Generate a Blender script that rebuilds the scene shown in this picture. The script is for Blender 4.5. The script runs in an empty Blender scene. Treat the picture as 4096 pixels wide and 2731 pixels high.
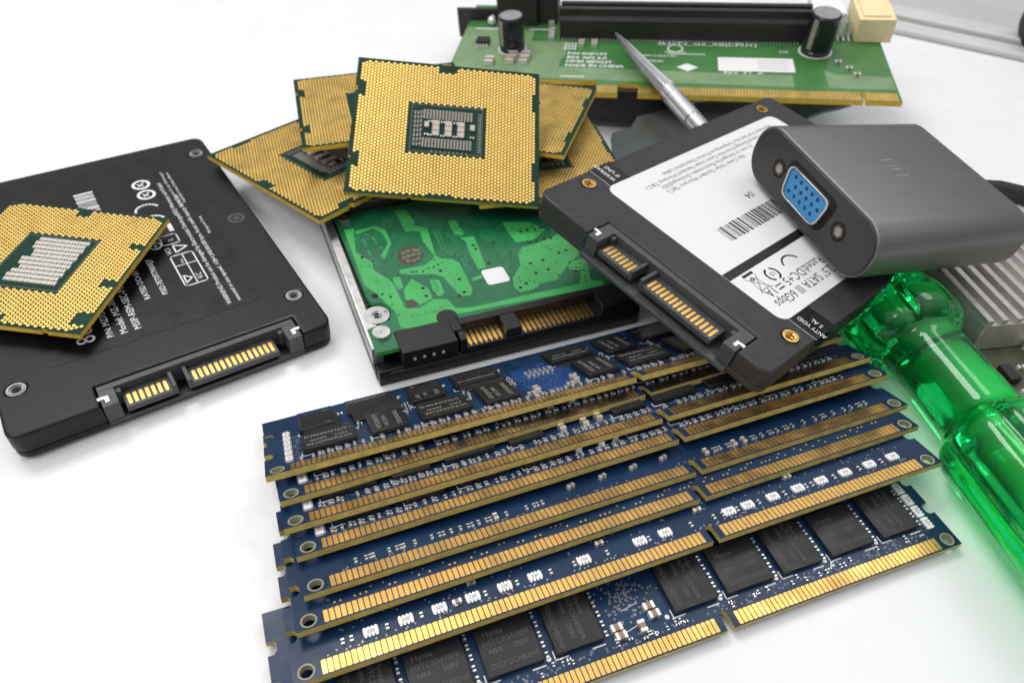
import bpy, math, random
from mathutils import Matrix, Vector, Euler
import numpy as np
random.seed(7)
PI = math.pi
scn = bpy.context.scene
COL = scn.collection

# ------------------------------------------------------------------ materials
def mat(name, col, rough=.5, metal=0., var=.12, vscale=.6, bump=0., bscale=4., coat=0., trans=0., ior=1.45, spec=.5, col2=None, rv=.22):
    m = bpy.data.materials.new(name); m.use_nodes = True
    nt = m.node_tree; b = nt.nodes['Principled BSDF']
    b.inputs['Roughness'].default_value = rough
    b.inputs['Metallic'].default_value = metal
    b.inputs['Coat Weight'].default_value = coat
    b.inputs['Coat Roughness'].default_value = .15
    b.inputs['Transmission Weight'].default_value = trans
    b.inputs['IOR'].default_value = ior
    b.inputs['Specular IOR Level'].default_value = spec
    tc = nt.nodes.new('ShaderNodeTexCoord')
    n = nt.nodes.new('ShaderNodeTexNoise'); n.inputs['Scale'].default_value = vscale; n.inputs['Detail'].default_value = 5
    nt.links.new(tc.outputs['Object'], n.inputs['Vector'])
    mx = nt.nodes.new('ShaderNodeMix'); mx.data_type = 'RGBA'
    c2 = col2 if col2 else [min(1, c * (1 + var)) for c in col]
    c1 = col if col2 else [c * (1 - var) for c in col]
    mx.inputs[6].default_value = (*c1, 1); mx.inputs[7].default_value = (*c2, 1)
    rp = nt.nodes.new('ShaderNodeMapRange'); rp.inputs[1].default_value = .3; rp.inputs[2].default_value = .7
    nt.links.new(n.outputs['Fac'], rp.inputs[0]); nt.links.new(rp.outputs[0], mx.inputs[0])
    nt.links.new(mx.outputs[2], b.inputs['Base Color'])
    # roughness breakup (smudges, handling marks)
    n2 = nt.nodes.new('ShaderNodeTexNoise'); n2.inputs['Scale'].default_value = .18; n2.inputs['Detail'].default_value = 6
    nt.links.new(tc.outputs['Object'], n2.inputs['Vector'])
    r2 = nt.nodes.new('ShaderNodeMapRange'); r2.inputs[1].default_value = .3; r2.inputs[2].default_value = .7
    r2.inputs[3].default_value = max(.03, rough * (1-rv)); r2.inputs[4].default_value = min(1, rough * (1+rv))
    nt.links.new(n2.outputs['Fac'], r2.inputs[0]); nt.links.new(r2.outputs[0], b.inputs['Roughness'])
    if bump:
        nb = nt.nodes.new('ShaderNodeTexNoise'); nb.inputs['Scale'].default_value = bscale; nb.inputs['Detail'].default_value = 3
        nt.links.new(tc.outputs['Object'], nb.inputs['Vector'])
        bp = nt.nodes.new('ShaderNodeBump'); bp.inputs['Strength'].default_value = bump; bp.inputs['Distance'].default_value = .1
        nt.links.new(nb.outputs['Fac'], bp.inputs['Height']); nt.links.new(bp.outputs[0], b.inputs['Normal'])
    return m

M = dict(
    table=mat('white table laminate', (.80, .80, .805), .45, var=.02, vscale=.03, bump=.03, bscale=.6),
    blue=mat('blue solder mask', (.004, .018, .050), .42, var=.3, vscale=.08, coat=.10, spec=.38, bump=.05, bscale=2., col2=(.008, .036, .092)),
    fr4=mat('board edge', (.46, .35, .09), .6, var=.2, vscale=.5),
    fr4blue=mat('blue board edge', (.22, .22, .10), .6, var=.25, vscale=.3),
    gold=mat('gold contact', (.90, .55, .15), .38, 1., col2=(.72,.43,.13), vscale=.35, rv=.35, bump=.03, bscale=3.),
    goldpad=mat('gold land', (1., .63, .17), .48, .9, var=.08, vscale=.25),
    chip=mat('black chip plastic', (.014, .014, .015), .42, var=.15, bump=.10, bscale=8.),
    ink=mat('grey laser ink', (.30, .28, .25), .6),
    inkdim=mat('faint laser ink', (.085, .08, .075), .6),
    holering=mat('bare hole edge', (.30, .30, .20), .45),
    dull=mat('dull solder', (.34, .33, .33), .45, .5),
    silk=mat('white silkscreen', (.72, .72, .70), .5),
    silver=mat('solder metal', (.92, .90, .86), .38, .6, var=.1),
    tan=mat('ceramic tan', (.28, .21, .14), .45, var=.2),
    greyc=mat('ceramic grey', (.30, .27, .22), .45, var=.2),
    white=mat('white print', (.82, .81, .79), .5, var=.02),
    cpugreen=mat('dark green substrate', (.005, .036, .022), .45, var=.2, vscale=.2, spec=.18),
    cpuedge=mat('yellow substrate edge', (.80, .52, .06), .5, var=.15, vscale=.6),
    ihs=mat('nickel lid', (.7, .7, .72), .3, 1.),
    ssd=mat('black anodised shell', (.0065, .0065, .0075), .38, .0, spec=.38, var=.15, bump=.06, bscale=9.),
    ssdl=mat('black drive label', (.0065, .006, .0065), .30, spec=.4, var=.2, vscale=.1),
    wssd=mat('charcoal moulded shell', (.032, .030, .030), .50, var=.12, bump=.22, bscale=6.),
    gloss=mat('black glossy seal', (.012, .011, .011), .15),
    sata=mat('grey connector plastic', (.060, .064, .068), .42, var=.15, bump=.08, bscale=7.),
    dark=mat('black plastic', (.010, .010, .010), .40, var=.2, bump=.06, bscale=6.),
    label=mat('white paper label', (.78, .77, .75), .42, var=.02, vscale=.1),
    black=mat('black print', (.012, .012, .012), .5),
    brass=mat('brass insert', (.85, .62, .28), .25, 1.),
    steel=mat('steel', (.62, .61, .60), .28, 1., var=.08),
    alu=mat('cast aluminium', (.55, .54, .52), .42, 1., var=.12, bump=.15, bscale=3.),
    green=mat('dark green solder mask', (.011, .135, .052), .30, var=.25, vscale=.12, coat=.25, bump=.05, bscale=2.),
    pour=mat('light green copper pour', (.050, .37, .092), .34, var=.12, vscale=.1, coat=.2),
    bluepour=mat('bright blue pour', (.010, .050, .17), .36, var=.2, vscale=.2),
    ceram=mat('pale ceramic', (.52, .46, .37), .45, var=.15),
    trace=mat('green trace', (.030, .20, .085), .35),
    hole=mat('drilled hole', (.006, .006, .006), .7),
    brown=mat('bare copper brown', (.07, .045, .03), .45),
    rgreen=mat('riser green mask', (.048, .175, .042), .38, var=.2, vscale=.05, coat=.3),
    rpour=mat('riser pale pour', (.17, .28, .135), .42, var=.15, vscale=.1, coat=.2),
    slot=mat('black slot plastic', (.024, .022, .022), .5, var=.15),
    cream=mat('cream connector', (.85, .72, .42), .45, var=.06),
    sleeve=mat('capacitor sleeve', (.012, .016, .02), .22, var=.2),
    body=mat('grey aluminium shell', (.215, .207, .205), .46, .8, var=.02, vscale=.05, rv=.05, bump=.06, bscale=9.),
    face=mat('dark grey face', (.035, .034, .034), .40, var=.1, bump=.05, bscale=9.),
    vgablue=mat('blue port insulator', (.040, .25, .52), .45, var=.05),
    pinhole=mat('blue socket hole', (.006, .045, .11), .6),
    rubber=mat('dark rubber cable', (.022, .022, .023), .5),
    handle=mat('green clear plastic', (.012, .86, .20), .07, var=.02, trans=.96, bump=.02, bscale=.5, ior=1.46),
    plate=mat('grey green steel sheet', (.075, .085, .078), .45, .4, var=.2, vscale=.06),
    hsink=mat('heat sink aluminium', (.58, .56, .52), .42, .7, var=.1),
    mobo=mat('dark board', (.060, .065, .035), .45, var=.5, vscale=.2),
    tray=mat('grey plastic tray', (.52, .51, .51), .35, var=.05, vscale=.03),  # floor tone carries the grey of the shadow beyond the rim
    trayrim=mat('pale tray rim', (.60, .60, .58), .35, var=.05, vscale=.05),
    iron=mat('shiny chrome', (.80, .80, .80), .24, .9, var=.05),
)

# ------------------------------------------------------------------ mesh builder
class MB:
    def __init__(s): s.v = []; s.f = []; s.mi = []; s.sm = []; s.m = 0; s.smooth = False
    def add(s, verts, faces, T=None):
        o = len(s.v)
        for p in verts:
            s.v.append(tuple(T @ Vector(p)) if T is not None else tuple(p))
        for f in faces:
            s.f.append([i + o for i in f]); s.mi.append(s.m); s.sm.append(s.smooth)
        return s
    def mat(s, i): s.m = i; return s
    def box(s, x0, y0, z0, x1, y1, z1, T=None):
        return s.add([(x0,y0,z0),(x1,y0,z0),(x1,y1,z0),(x0,y1,z0),(x0,y0,z1),(x1,y0,z1),(x1,y1,z1),(x0,y1,z1)],
            [(0,3,2,1),(4,5,6,7),(0,1,5,4),(1,2,6,5),(2,3,7,6),(3,0,4,7)], T)
    def prism(s, poly, z0, z1, T=None, cap=True):
        n = len(poly)
        a = sum(poly[i][0]*poly[(i+1)%n][1]-poly[(i+1)%n][0]*poly[i][1] for i in range(n))
        if a < 0: poly = poly[::-1]
        v = [(x,y,z0) for x,y in poly] + [(x,y,z1) for x,y in poly]
        f = [(i,(i+1)%n,n+(i+1)%n,n+i) for i in range(n)]
        if cap: f += [tuple(range(n,2*n)), tuple(range(n-1,-1,-1))]
        return s.add(v, f, T)
    def cyl(s, x, y, r, z0, z1, n=20, T=None): return s.prism(circ(x,y,r,n), z0, z1, T)
    def flat(s, poly, z, T=None): return s.add([(x,y,z) for x,y in poly], [tuple(range(len(poly)))], T)
    def ring(s, x, y, r0, r1, z0, z1, n=24, T=None):
        v=[];f=[]
        for i in range(n):
            c,d=math.cos(2*PI*i/n),math.sin(2*PI*i/n)
            v += [(x+r0*c,y+r0*d,z0),(x+r1*c,y+r1*d,z0),(x+r1*c,y+r1*d,z1),(x+r0*c,y+r0*d,z1)]
        for i in range(n):
            a=4*i;b=4*((i+1)%n)
            for k in range(4):
                k2=(k+1)%4; f.append((a+k,b+k,b+k2,a+k2))
        return s.add(v,f,T)
    def lathe(s, prof, n=32, T=None, rf=None):
        # prof: (z, r) along +z ; rf(angle, z) scales the radius
        v=[];f=[]
        for z,r in prof:
            for i in range(n):
                a=2*PI*i/n; q=r*(rf(a,z) if rf else 1)
                v.append((q*math.cos(a),q*math.sin(a),z))
        for j in range(len(prof)-1):
            for i in range(n):
                f.append((j*n+i,j*n+(i+1)%n,(j+1)*n+(i+1)%n,(j+1)*n+i))
        f.append(tuple(range(n-1,-1,-1))); f.append(tuple(range((len(prof)-1)*n,len(prof)*n)))
        return s.add(v,f,T)
    def tube(s, pts, r, n=12):
        v=[];f=[]
        P=[Vector(p) for p in pts]
        for j,p in enumerate(P):
            d=(P[min(j+1,len(P)-1)]-P[max(j-1,0)]).normalized()
            a=d.orthogonal().normalized() if j==0 else (pa-d*pa.dot(d)).normalized()
            pa=a;b=d.cross(a)
            rr_=r[j] if isinstance(r,(list,tuple)) else r
            for i in range(n):
                t=2*PI*i/n; v.append(tuple(p+(a*math.cos(t)+b*math.sin(t))*rr_))
        for j in range(len(P)-1):
            for i in range(n): f.append((j*n+i,j*n+(i+1)%n,(j+1)*n+(i+1)%n,(j+1)*n+i))
        f.append(tuple(range(n-1,-1,-1))); f.append(tuple(range((len(P)-1)*n,len(P)*n)))
        return s.add(v,f)
    def stroke(s, pts, w, z):
        # a flat line of width w
        for (x0,y0),(x1,y1) in zip(pts,pts[1:]):
            d=math.hypot(x1-x0,y1-y0) or 1; nx,ny=-(y1-y0)/d*w/2,(x1-x0)/d*w/2
            ex,ey=(x1-x0)/d*w*.3,(y1-y0)/d*w*.3
            s.add([(x0-ex+nx,y0-ey+ny,z),(x0-ex-nx,y0-ey-ny,z),(x1+ex-nx,y1+ey-ny,z),(x1+ex+nx,y1+ey+ny,z)],[(0,1,2,3)])
        return s
    def text(s, body, x, y, size, rot=0, z=.02, align='LEFT', sx=1., T=None):
        me=textmesh(body, size, align)
        A=Matrix.Translation((x,y,z)) @ Matrix.Rotation(rot,4,'Z') @ Matrix.Diagonal((sx,1,1,1))
        if T is not None: A=T@A
        return s.add([v for v in me[0]], me[1], A)
    def merge(s, me, T=None):
        return s.add([tuple(v.co) for v in me.vertices],[tuple(p.vertices) for p in me.polygons],T)
    def mesh(s, name, mats):
        me=bpy.data.meshes.new(name); me.from_pydata(s.v,[],s.f)
        for m in (mats if isinstance(mats,(list,tuple)) else [mats]): me.materials.append(M[m])
        me.polygons.foreach_set('material_index', s.mi); me.polygons.foreach_set('use_smooth', [True]*len(s.f))
        me.update(); me.set_sharp_from_angle(angle=math.radians(32)); return me
    def build(s, name, mats, parent=None, bevel=0, seg=2, smooth=None):
        return link(name, s.mesh(name, mats), parent, bevel=bevel, seg=seg, smooth=smooth)

def link(name, me, parent=None, loc=None, rz=0, bevel=0, seg=2, smooth=None, scale=None):
    o=bpy.data.objects.new(name, me); COL.objects.link(o)
    if parent: o.parent=parent
    if loc: o.location=loc
    if rz: o.rotation_euler=(0,0,rz)
    if scale: o.scale=scale
    if bevel:
        b=o.modifiers.new('bevel','BEVEL'); b.width=bevel; b.segments=seg; b.limit_method='ANGLE'; b.angle_limit=math.radians(40)
    return o

def circ(x,y,r,n=20,a0=0): return [(x+r*math.cos(a0+2*PI*i/n),y+r*math.sin(a0+2*PI*i/n)) for i in range(n)]
def rr(x0,y0,x1,y1,r,n=5):
    out=[]
    for cx,cy,a in ((x1-r,y0+r,-PI/2),(x1-r,y1-r,0),(x0+r,y1-r,PI/2),(x0+r,y0+r,PI)):
        for i in range(n+1):
            t=a+PI/2*i/n; out.append((cx+r*math.cos(t),cy+r*math.sin(t)))
    return out

_tc={}
def textmesh(body,size,align):
    k=(body,size,align)
    if k not in _tc:
        cu=bpy.data.curves.new('t','FONT'); cu.body=body; cu.size=size; cu.align_x=align; cu.resolution_u=2
        ob=bpy.data.objects.new('t',cu); COL.objects.link(ob)
        bpy.context.view_layer.update()
        me=bpy.data.meshes.new_from_object(ob.evaluated_get(bpy.context.evaluated_depsgraph_get()))
        _tc[k]=([tuple(v.co) for v in me.vertices],[tuple(p.vertices) for p in me.polygons])
        bpy.data.objects.remove(ob); bpy.data.curves.remove(cu); bpy.data.meshes.remove(me)
    return _tc[k]

def plate_mesh(name, loops, z0, z1, mats, bevel=0., side=None):
    """flat plate with holes; side = material slot of its edge faces"""
    cu=bpy.data.curves.new('p','CURVE'); cu.dimensions='2D'; cu.fill_mode='BOTH'
    cu.extrude=(z1-z0)/2-bevel; cu.bevel_depth=bevel; cu.bevel_resolution=2
    if bevel: cu.offset=-bevel
    for lp in loops:
        sp=cu.splines.new('POLY'); sp.points.add(len(lp)-1); sp.use_cyclic_u=True
        for p,q in zip(sp.points,lp): p.co=(q[0],q[1],0,1)
    ob=bpy.data.objects.new('p',cu); COL.objects.link(ob)
    bpy.context.view_layer.update()
    me=bpy.data.meshes.new_from_object(ob.evaluated_get(bpy.context.evaluated_depsgraph_get()))
    bpy.data.objects.remove(ob); bpy.data.curves.remove(cu)
    me.name=name; me.transform(Matrix.Translation((0,0,(z0+z1)/2)))
    me.materials.clear()
    for m in (mats if isinstance(mats,(list,tuple)) else [mats]): me.materials.append(M[m])
    for p in me.polygons:
        p.use_smooth=True
        p.material_index = side if (side is not None and abs(p.normal.z)<.5) else 0
    me.set_sharp_from_angle(angle=math.radians(32))
    return me

def thing(name,label,cat,loc=(0,0,0),rot=(0,0,0),group=None):
    o=bpy.data.objects.new(name,None); COL.objects.link(o)
    o.empty_display_size=5; o.location=loc; o.rotation_euler=rot
    o['label']=label; o['category']=cat
    if group: o['group']=group
    return o
def tag(o,label,cat,group=None):
    o['label']=label; o['category']=cat
    if group: o['group']=group
    return o

# ------------------------------------------------------------------ the table
tb=MB(); tb.box(-900,-500,-30,900,1400,0)
t=tb.build('table','table'); t['kind']='structure'
nt=M['table'].node_tree; b=nt.nodes['Principled BSDF']; src=b.inputs['Base Color'].links[0].from_socket
tc=[n for n in nt.nodes if n.type=='TEX_COORD'][0]
vo=nt.nodes.new('ShaderNodeTexVoronoi'); vo.inputs['Scale'].default_value=.035; nt.links.new(tc.outputs['Object'],vo.inputs['Vector'])
sn=nt.nodes.new('ShaderNodeTexNoise'); sn.inputs['Scale'].default_value=.9; sn.inputs['Detail'].default_value=2; nt.links.new(tc.outputs['Object'],sn.inputs['Vector'])
ad_=nt.nodes.new('ShaderNodeMath'); ad_.operation='MULTIPLY_ADD'; ad_.inputs[1].default_value=.016; nt.links.new(sn.outputs['Fac'],ad_.inputs[0]); nt.links.new(vo.outputs['Distance'],ad_.inputs[2])
mr=nt.nodes.new('ShaderNodeMapRange'); mr.inputs[1].default_value=.018; mr.inputs[2].default_value=.026; mr.inputs[3].default_value=.6; mr.inputs[4].default_value=0.; nt.links.new(ad_.outputs[0],mr.inputs[0])
mk=nt.nodes.new('ShaderNodeMix'); mk.data_type='RGBA'; mk.inputs[7].default_value=(.16,.15,.15,1); nt.links.new(src,mk.inputs[6]); nt.links.new(mr.outputs[0],mk.inputs[0]); nt.links.new(mk.outputs[2],b.inputs['Base Color'])

# ------------------------------------------------------------------ shared small components
def cap_mesh(name,l,w,h,bodym,ef=.26,endm='silver'):
    b=MB(); e=l*ef
    b.mat(1).box(-l/2,-w/2,0,-l/2+e,w/2,h).box(l/2-e,-w/2,0,l/2,w/2,h)
    b.mat(0).box(-l/2+e,-w/2*.96,0.0,l/2-e,w/2*.96,h*.96)
    return b.mesh(name,[bodym,endm])
CAP_S=cap_mesh('capacitor',1.0,.55,.5,'sata')
CAP_M=cap_mesh('capacitor',1.6,.85,.8,'tan')
CAP_L=cap_mesh('capacitor',2.1,1.3,1.2,'tan')
RES=cap_mesh('resistor',1.0,.55,.35,'black')
def resarr_mesh():
    b=MB(); b.mat(0).box(-1.3,-.6,.0,1.3,.7,.5)
    b.mat(1)
    for i in range(4):
        x=-.975+.65*i; b.box(x-.18,-.95,0,x+.18,-.58,.42).box(x-.18,.68,0,x+.18,.95,.42)
    b.mat(2).text('220',0,-.28,.9,0,.52,'CENTER')
    return b.mesh('resistor_array',['white','silver','black'])
RARR=resarr_mesh()

# ------------------------------------------------------------------ memory modules
LEN=133.35; NOTCH=78.675
def dimm_outline():
    o=[(0,0)]
    o+=[(NOTCH-.75,0)]+[(NOTCH-.75*math.cos(PI*i/6),2.9+.75*math.sin(PI*i/6)) for i in range(7)]+[(NOTCH+.75,0)]
    o+=[(LEN,0)]
    for v,d in ((8.9,1.7),(16.0,1.7),(23.2,1.7)):
        o+=[(LEN,v-1.2),(LEN-d+.6,v-1.2),(LEN-d,v-.6),(LEN-d,v+.6),(LEN-d+.6,v+1.2),(LEN,v+1.2)]
    o+=[(LEN,30),(0,30)]
    for v,d in ((23.2,1.7),(16.0,1.7),(8.9,1.7)):
        o+=[(0,v+1.2),(d-.6,v+1.2),(d,v+.6),(d,v-.6),(d-.6,v-1.2),(0,v-1.2)]
    return o
HX,HY=2.27,1.75
BOARD=plate_mesh('circuit_board',[dimm_outline(),circ(HX,HY,1.22,24),circ(LEN-HX,HY,1.22,24)],-1.27,0,['blue','fr4'],0,1)
def contacts(i0,i1,u0):
    b=MB()
    for i in range(i0,i1):
        u=u0+(i-i0); b.prism(rr(u-.40,.30,u+.40,2.85,.12,2),0,.05)
    return b.mesh('gold_contacts','gold')
CONT_L=contacts(0,72,5.175); CONT_R=contacts(0,48,81.175)
def ring_mesh():
    b=MB(); b.ring(0,0,1.2,1.42,.0,.03,28); b.ring(0,0,1.14,1.2,-1.27,.03,28); return b.mesh('hole_ring','holering')
HRING=ring_mesh()
def chip_mesh(w,h):
    b=MB(); b.box(-w/2,-h/2,.22,w/2,h/2,1.2)
    return b.mesh('memory_chip','chip')
CH_P=chip_mesh(7.6,10.6); CH_L=chip_mesh(10.6,7.9); CH_HP=chip_mesh(9.1,10.6); CH_HL=chip_mesh(10.3,9.6)
def chip_base(w,h):
    b=MB(); b.box(-w/2+.3,-h/2+.3,0,w/2-.3,h/2-.3,.24); return b
def chip_text(lines,rot,w,ink='ink'):
    b=MB(); n=len(lines)
    for i,(s,size,dy,dx) in enumerate(lines): b.text(s,dx,dy,size,0,1.215,'CENTER',1.0)
    return b.mesh('printed_text',ink)
TXT_A=chip_text([('H5TQ2G43CFR',1.35,1.6,0),('H9C    204W',1.35,-.2,0),('- DTLDAE36H2',1.45,-2.6,0)],0,10)
TXT_B=chip_text([('H5TQ2G43CFR',1.25,1.6,0),('H9C 209W',1.25,-.1,-.6),('DTLDAE36H2 .',1.3,-2.7,0)],0,10)
TXT_H=chip_text([('Hynix',1.6,2.0,-2.),('H5TC2G43BFR',1.35,.5,0),('H9A     208V',1.35,-1.1,0),('. DGXGCHB2H3',1.3,-3.6,0)],0,10,'inkdim')

POS=dict(
 H=(-28.316,31.096,2.5,0,0,.413), G=(-30.408,45.093,7.143,-.158,-.022,.416), F=(-31.686,52.75,9.09,-.232,-.010,.429),
 E=(-31.756,58.502,10.547,-.285,.002,.433), D=(-34.735,65.316,10.983,-.301,-.010,.434), C=(-38.016,69.897,12.112,-.370,-.009,.432),
 B=(-40.072,75.102,12.696,-.338,.010,.459), A=(-43.939,79.63,13.648,-.510,-.024,.417))
LAB=dict(
 H='blue memory module lying flat on the table, frontmost, with a row of bare black chips',
 G='blue memory module with a row of white resistor packs above its gold contacts',
 F='third memory module from the front, plain blue strip without parts above its contacts',
 E='blue memory module with sparse paired tiny parts above its contacts, fourth from the front',
 D='blue memory module fifth from the front, between two others in the fanned stack',
 C='blue memory module sixth from the front, under the lower corner of the white-labelled drive',
 B='blue memory module tucked directly under the topmost module of the stack',
 A='topmost blue memory module at the back, both chip rows and bright blue centre showing')
GRP='memory modules fanned out in a stack'
def place_chip(root,me,u,v,rz,txt,w,h):
    c=link('memory_chip',me,root,(u,v,0),rz,bevel=.08,seg=1)
    if txt: link('printed_text',txt,c)
    return c
def parts_row(root,me,u0,u1,step,v,rz=PI/2,jit=.15,skip=.12,name='capacitor',vj=.12,cnt=90):
    u=u0
    while u<u1:
        if not (NOTCH-1.6<u<NOTCH+1.6 and v<5) and random.random()>skip:
            link(name,me,root,(u+random.uniform(-jit,jit),v+random.uniform(-vj,vj),0.),rz)
        u+=step
for k in 'HGFEDCBA':
    q=POS[k]
    r=thing('memory_module',LAB[k],'memory module',q[:3],q[3:],GRP)
    link('circuit_board',BOARD,r); link('gold_contacts',CONT_L,r); link('gold_contacts',CONT_R,r)
    link('hole_ring',HRING,r,(HX,HY,0)); link('hole_ring',HRING,r,(LEN-HX,HY,0))
    sk=MB(); via=MB()
    if k in 'ABCD':
        spots=[]
        for u0 in (7.5,31.8,79.2,103.5):
            spots+=[(u0+3.9,21.4,CH_P,PI/2,'b'),(u0+5.4,9.2,CH_L,0,'a'),(u0+16.0,22.9,CH_L,0,'a'),(u0+17.5,10.2,CH_P,PI/2,'b')]
        spots+=[(73.1,10.6,CH_P,PI/2,'b'),(71.2,22.6,CH_L,0,'a')]
        for (u,v,me,tr,tt) in spots:
            if u>127: continue
            c=link('memory_chip',me,r,(u,v,0),0,bevel=.08,seg=1)
            if k=='A':
                link('printed_text',TXT_A if tt=='a' else TXT_B,c,(0,0,0),PI if tt=='a' else PI/2)
            w,h=(7.6,10.6) if me is CH_P else (10.6,7.9)
            x0,y0=u-w/2-.35,v-h/2-.35
            sk.stroke([(x0,y0+1.4),(x0,y0),(x0+2.2,y0)],.22,.02)
            sk.text(random.choice('FELTH'),x0+w+.7,v+h/2-1.5,1.9,0,.02)
        parts_row(r,CAP_S,7,126,1.75,4.0,PI/2); parts_row(r,RES,7.6,126,1.75,3.9,PI/2,name='resistor',skip=.3)
        for u in range(9,128,3):
            if random.random()<.8: via.flat(circ(u+random.uniform(-1,1),3.3,.16,8),.012)
        for i in range(420): via.flat(circ(random.uniform(5.6,128),random.choice((random.uniform(3.2,5.2),random.uniform(3.2,28))),.13,6),.01)  # dense grey vias, also standing in for the boards' reflected sheen
        if k=='A':
            bp=MB(); bp.prism([(56.6,7.5),(60,4.9),(66,4.8),(68.2,8.2),(68.6,14),(67.2,18.2),(65,20),(65,27),(57.2,27),(56,20),(55.4,12)],0,.008); bp.build('bright_blue_area','bluepour',r)
            for i in range(9): link('resistor_array',RARR,r,(4.75,5.0+2.62*i,0),PI/2,scale=(.78,.85,1.))
            for j in range(2):
                for i in range(6): link('capacitor',CAP_S,r,(59.0+i*1.15,16.2+j*2.1,0),PI/2)
            for u in (19.8,30.2,43.8,54.4,78.0,90.9,102.2):
                for i in range(5):
                    link('capacitor',CAP_S,r,(u+random.uniform(-.5,.5),13.6+1.25*i*random.uniform(.8,1.2),0),random.choice((0,PI/2)))
            for (u,v,me) in ((57.2,6.2,CAP_L),(66.4,6.4,CAP_L),(64.6,5.0,CAP_M),(55.6,5.2,CAP_M),(67.0,9.2,CAP_M)):
                link('capacitor',me,r,(u,v,0),random.choice((0,PI/2)))
            for i in range(170):
                via.flat(circ(random.gauss(62,3.6),random.gauss(15.5,3.6),.14,6),.012)
            for i in range(130):
                via.flat(circ(random.uniform(5.8,7.2),random.uniform(3.6,28.),.12,6),.012)
        else:
            for i in range(3): link('resistor_array',RARR,r,(4.9,5.0+2.7*i,0),PI/2)
            for (u,v) in ((57.5,6.0),(66.,6.2),(62.5,5.6)): link('capacitor',CAP_L,r,(u,v,0),PI/2)
    elif k=='G':
        us=[(13.6),(19.7),(25.7),(31.8),(37.8),(43.6),(53.3),(64.9),(70.3),(84.5),(88.8),(94.7),(100.7),(106.4),(112.4),(118.6),(124.6)]
        for u in us: link('resistor_array',RARR,r,(u,4.9,0),0)
        for u in (8.8,10.3,16.4,22.4,28.6,34.1,40.1,46.6,51.3,58.,66.8,75.9,81.0,83.0,86.3,91.3,97.4,102.6,104.,109.5,115.8,121.5):
            link('capacitor',CAP_S,r,(u,4.75,0),PI/2)
        for (u,v) in ((32.4,8.0),(57.5,7.2),(78.8,7.4),(100.5,8.2),(28.9,4.9)): link('capacitor',CAP_M,r,(u,v,0),0)
        for i in range(200): via.flat(circ(random.uniform(6,128),random.uniform(3.3,3.9) if i%2 else random.uniform(6.5,10),.17,8),.012)
        for u in (22.5,46,70,92,112): link('memory_chip',CH_HL,r,(u,16.5,0),0,bevel=.08,seg=1)
    elif k=='F':
        u=6.
        while u<127:
            n=random.choice((2,3,3,4))
            for i in range(n): via.flat(circ(u+i*1.0,3.85+random.choice((0,0,.9)),.20,8),.012)
            u+=n+random.uniform(.8,2.6)
        for i in range(60):
            a=random.uniform(6,120)
    elif k=='E':
        for u in (9.8,13.,15.9,18.6,20.7,23.9,27.6,29.4,33.,36.4,38.6,42.7,46.,83,86.5,90,92.4,97,101,105,108,111,116,119,121,125):
            link('capacitor',CAP_M if random.random()<.25 else CAP_S,r,(u,4.2,0),PI/2)
        for u in (11.7,17.3,25.4,31,34.6,44.3,85,88.4,94.6,99,103,113,123): link('resistor',RES,r,(u,4.3,0),PI/2); link('resistor',RES,r,(u+.75,4.3,0),PI/2)
        for u in (53,60,67,74): link('capacitor',CAP_M,r,(u,6.2,0),.3)
        for i in range(60): via.flat(circ(random.uniform(6,128),random.uniform(3.2,3.7),.17,8),.012)
    else: # H
        spots=[(14.8,CH_HP),(26.5,CH_HL),(39.2,CH_HL),(51.2,CH_HP),(74.6,CH_HP),(86.5,CH_HL),(98.4,CH_HP),(110.4,CH_HL),(122.4,CH_HP)]
        for n,(u,me) in enumerate(spots):
            w,h=(9.1,10.6) if me is CH_HP else (10.3,9.6)
            v=5.7+h/2
            c=link('memory_chip',me,r,(u,v,0),0,bevel=.1,seg=1)
            link('printed_text',TXT_H,c,(0,0,0),0 if me is CH_HL else -PI/2)
            x0,y0=u-w/2-.35,v-h/2-.4
            sk.stroke([(x0,y0+1.6),(x0,y0),(x0+2.4,y0)],.22,.02); sk.stroke([(u+w/2-2.4,y0-.25),(u+w/2,y0-.25)],.24,.02)
            sk.flat(circ(x0-1.1,y0+.6,.45,14),.02)
            for i in range(5): link('capacitor',CAP_S,r,(u+w/2+.85+random.uniform(-.1,.1),6.6+i*1.9,0),PI/2)
        for i in range(62):
            u=random.uniform(7,128)
            if abs(u-NOTCH)<2.2: continue
            link('capacitor',CAP_S if random.random()<.75 else RES,r,(u,random.uniform(3.5,4.9),0),random.choice((0,PI/2,PI/2)),scale=(.75,.75,.75))
        for i in range(230):
            u,v=random.uniform(6,128),random.uniform(3.3,5.1)
            via.ring(u,v,.12,.19,.004,.014,8)
        for i in range(120): via.ring(random.gauss(62.5,2.6),random.gauss(12.,2.2),.10,.20,.004,.014,8)
        for (u,v,me,z) in ((58.6,6.8,CAP_L,0),(58.8,5.2,CAP_L,0),(66.0,8.6,CAP_L,0),(66.3,6.9,CAP_L,0),(63.2,5.6,CAP_L,PI/2)): link('capacitor',me,r,(u,v,0),z)
        for i in range(4): link('resistor_array',RARR,r,(129.6,6.0+2.9*i,0),PI/2)
        sk.stroke([(61,9.6),(64.5,10.2)],.12,.02); sk.stroke([(59.5,5.6),(63.,6.3)],.12,.02)
    if sk.v: sk.build('silkscreen_print','silk',r)
    if via.v: via_o=via.build('via_dots','goldpad' if k in 'F' else 'dull',r); via_o['kind']='stuff'

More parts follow.
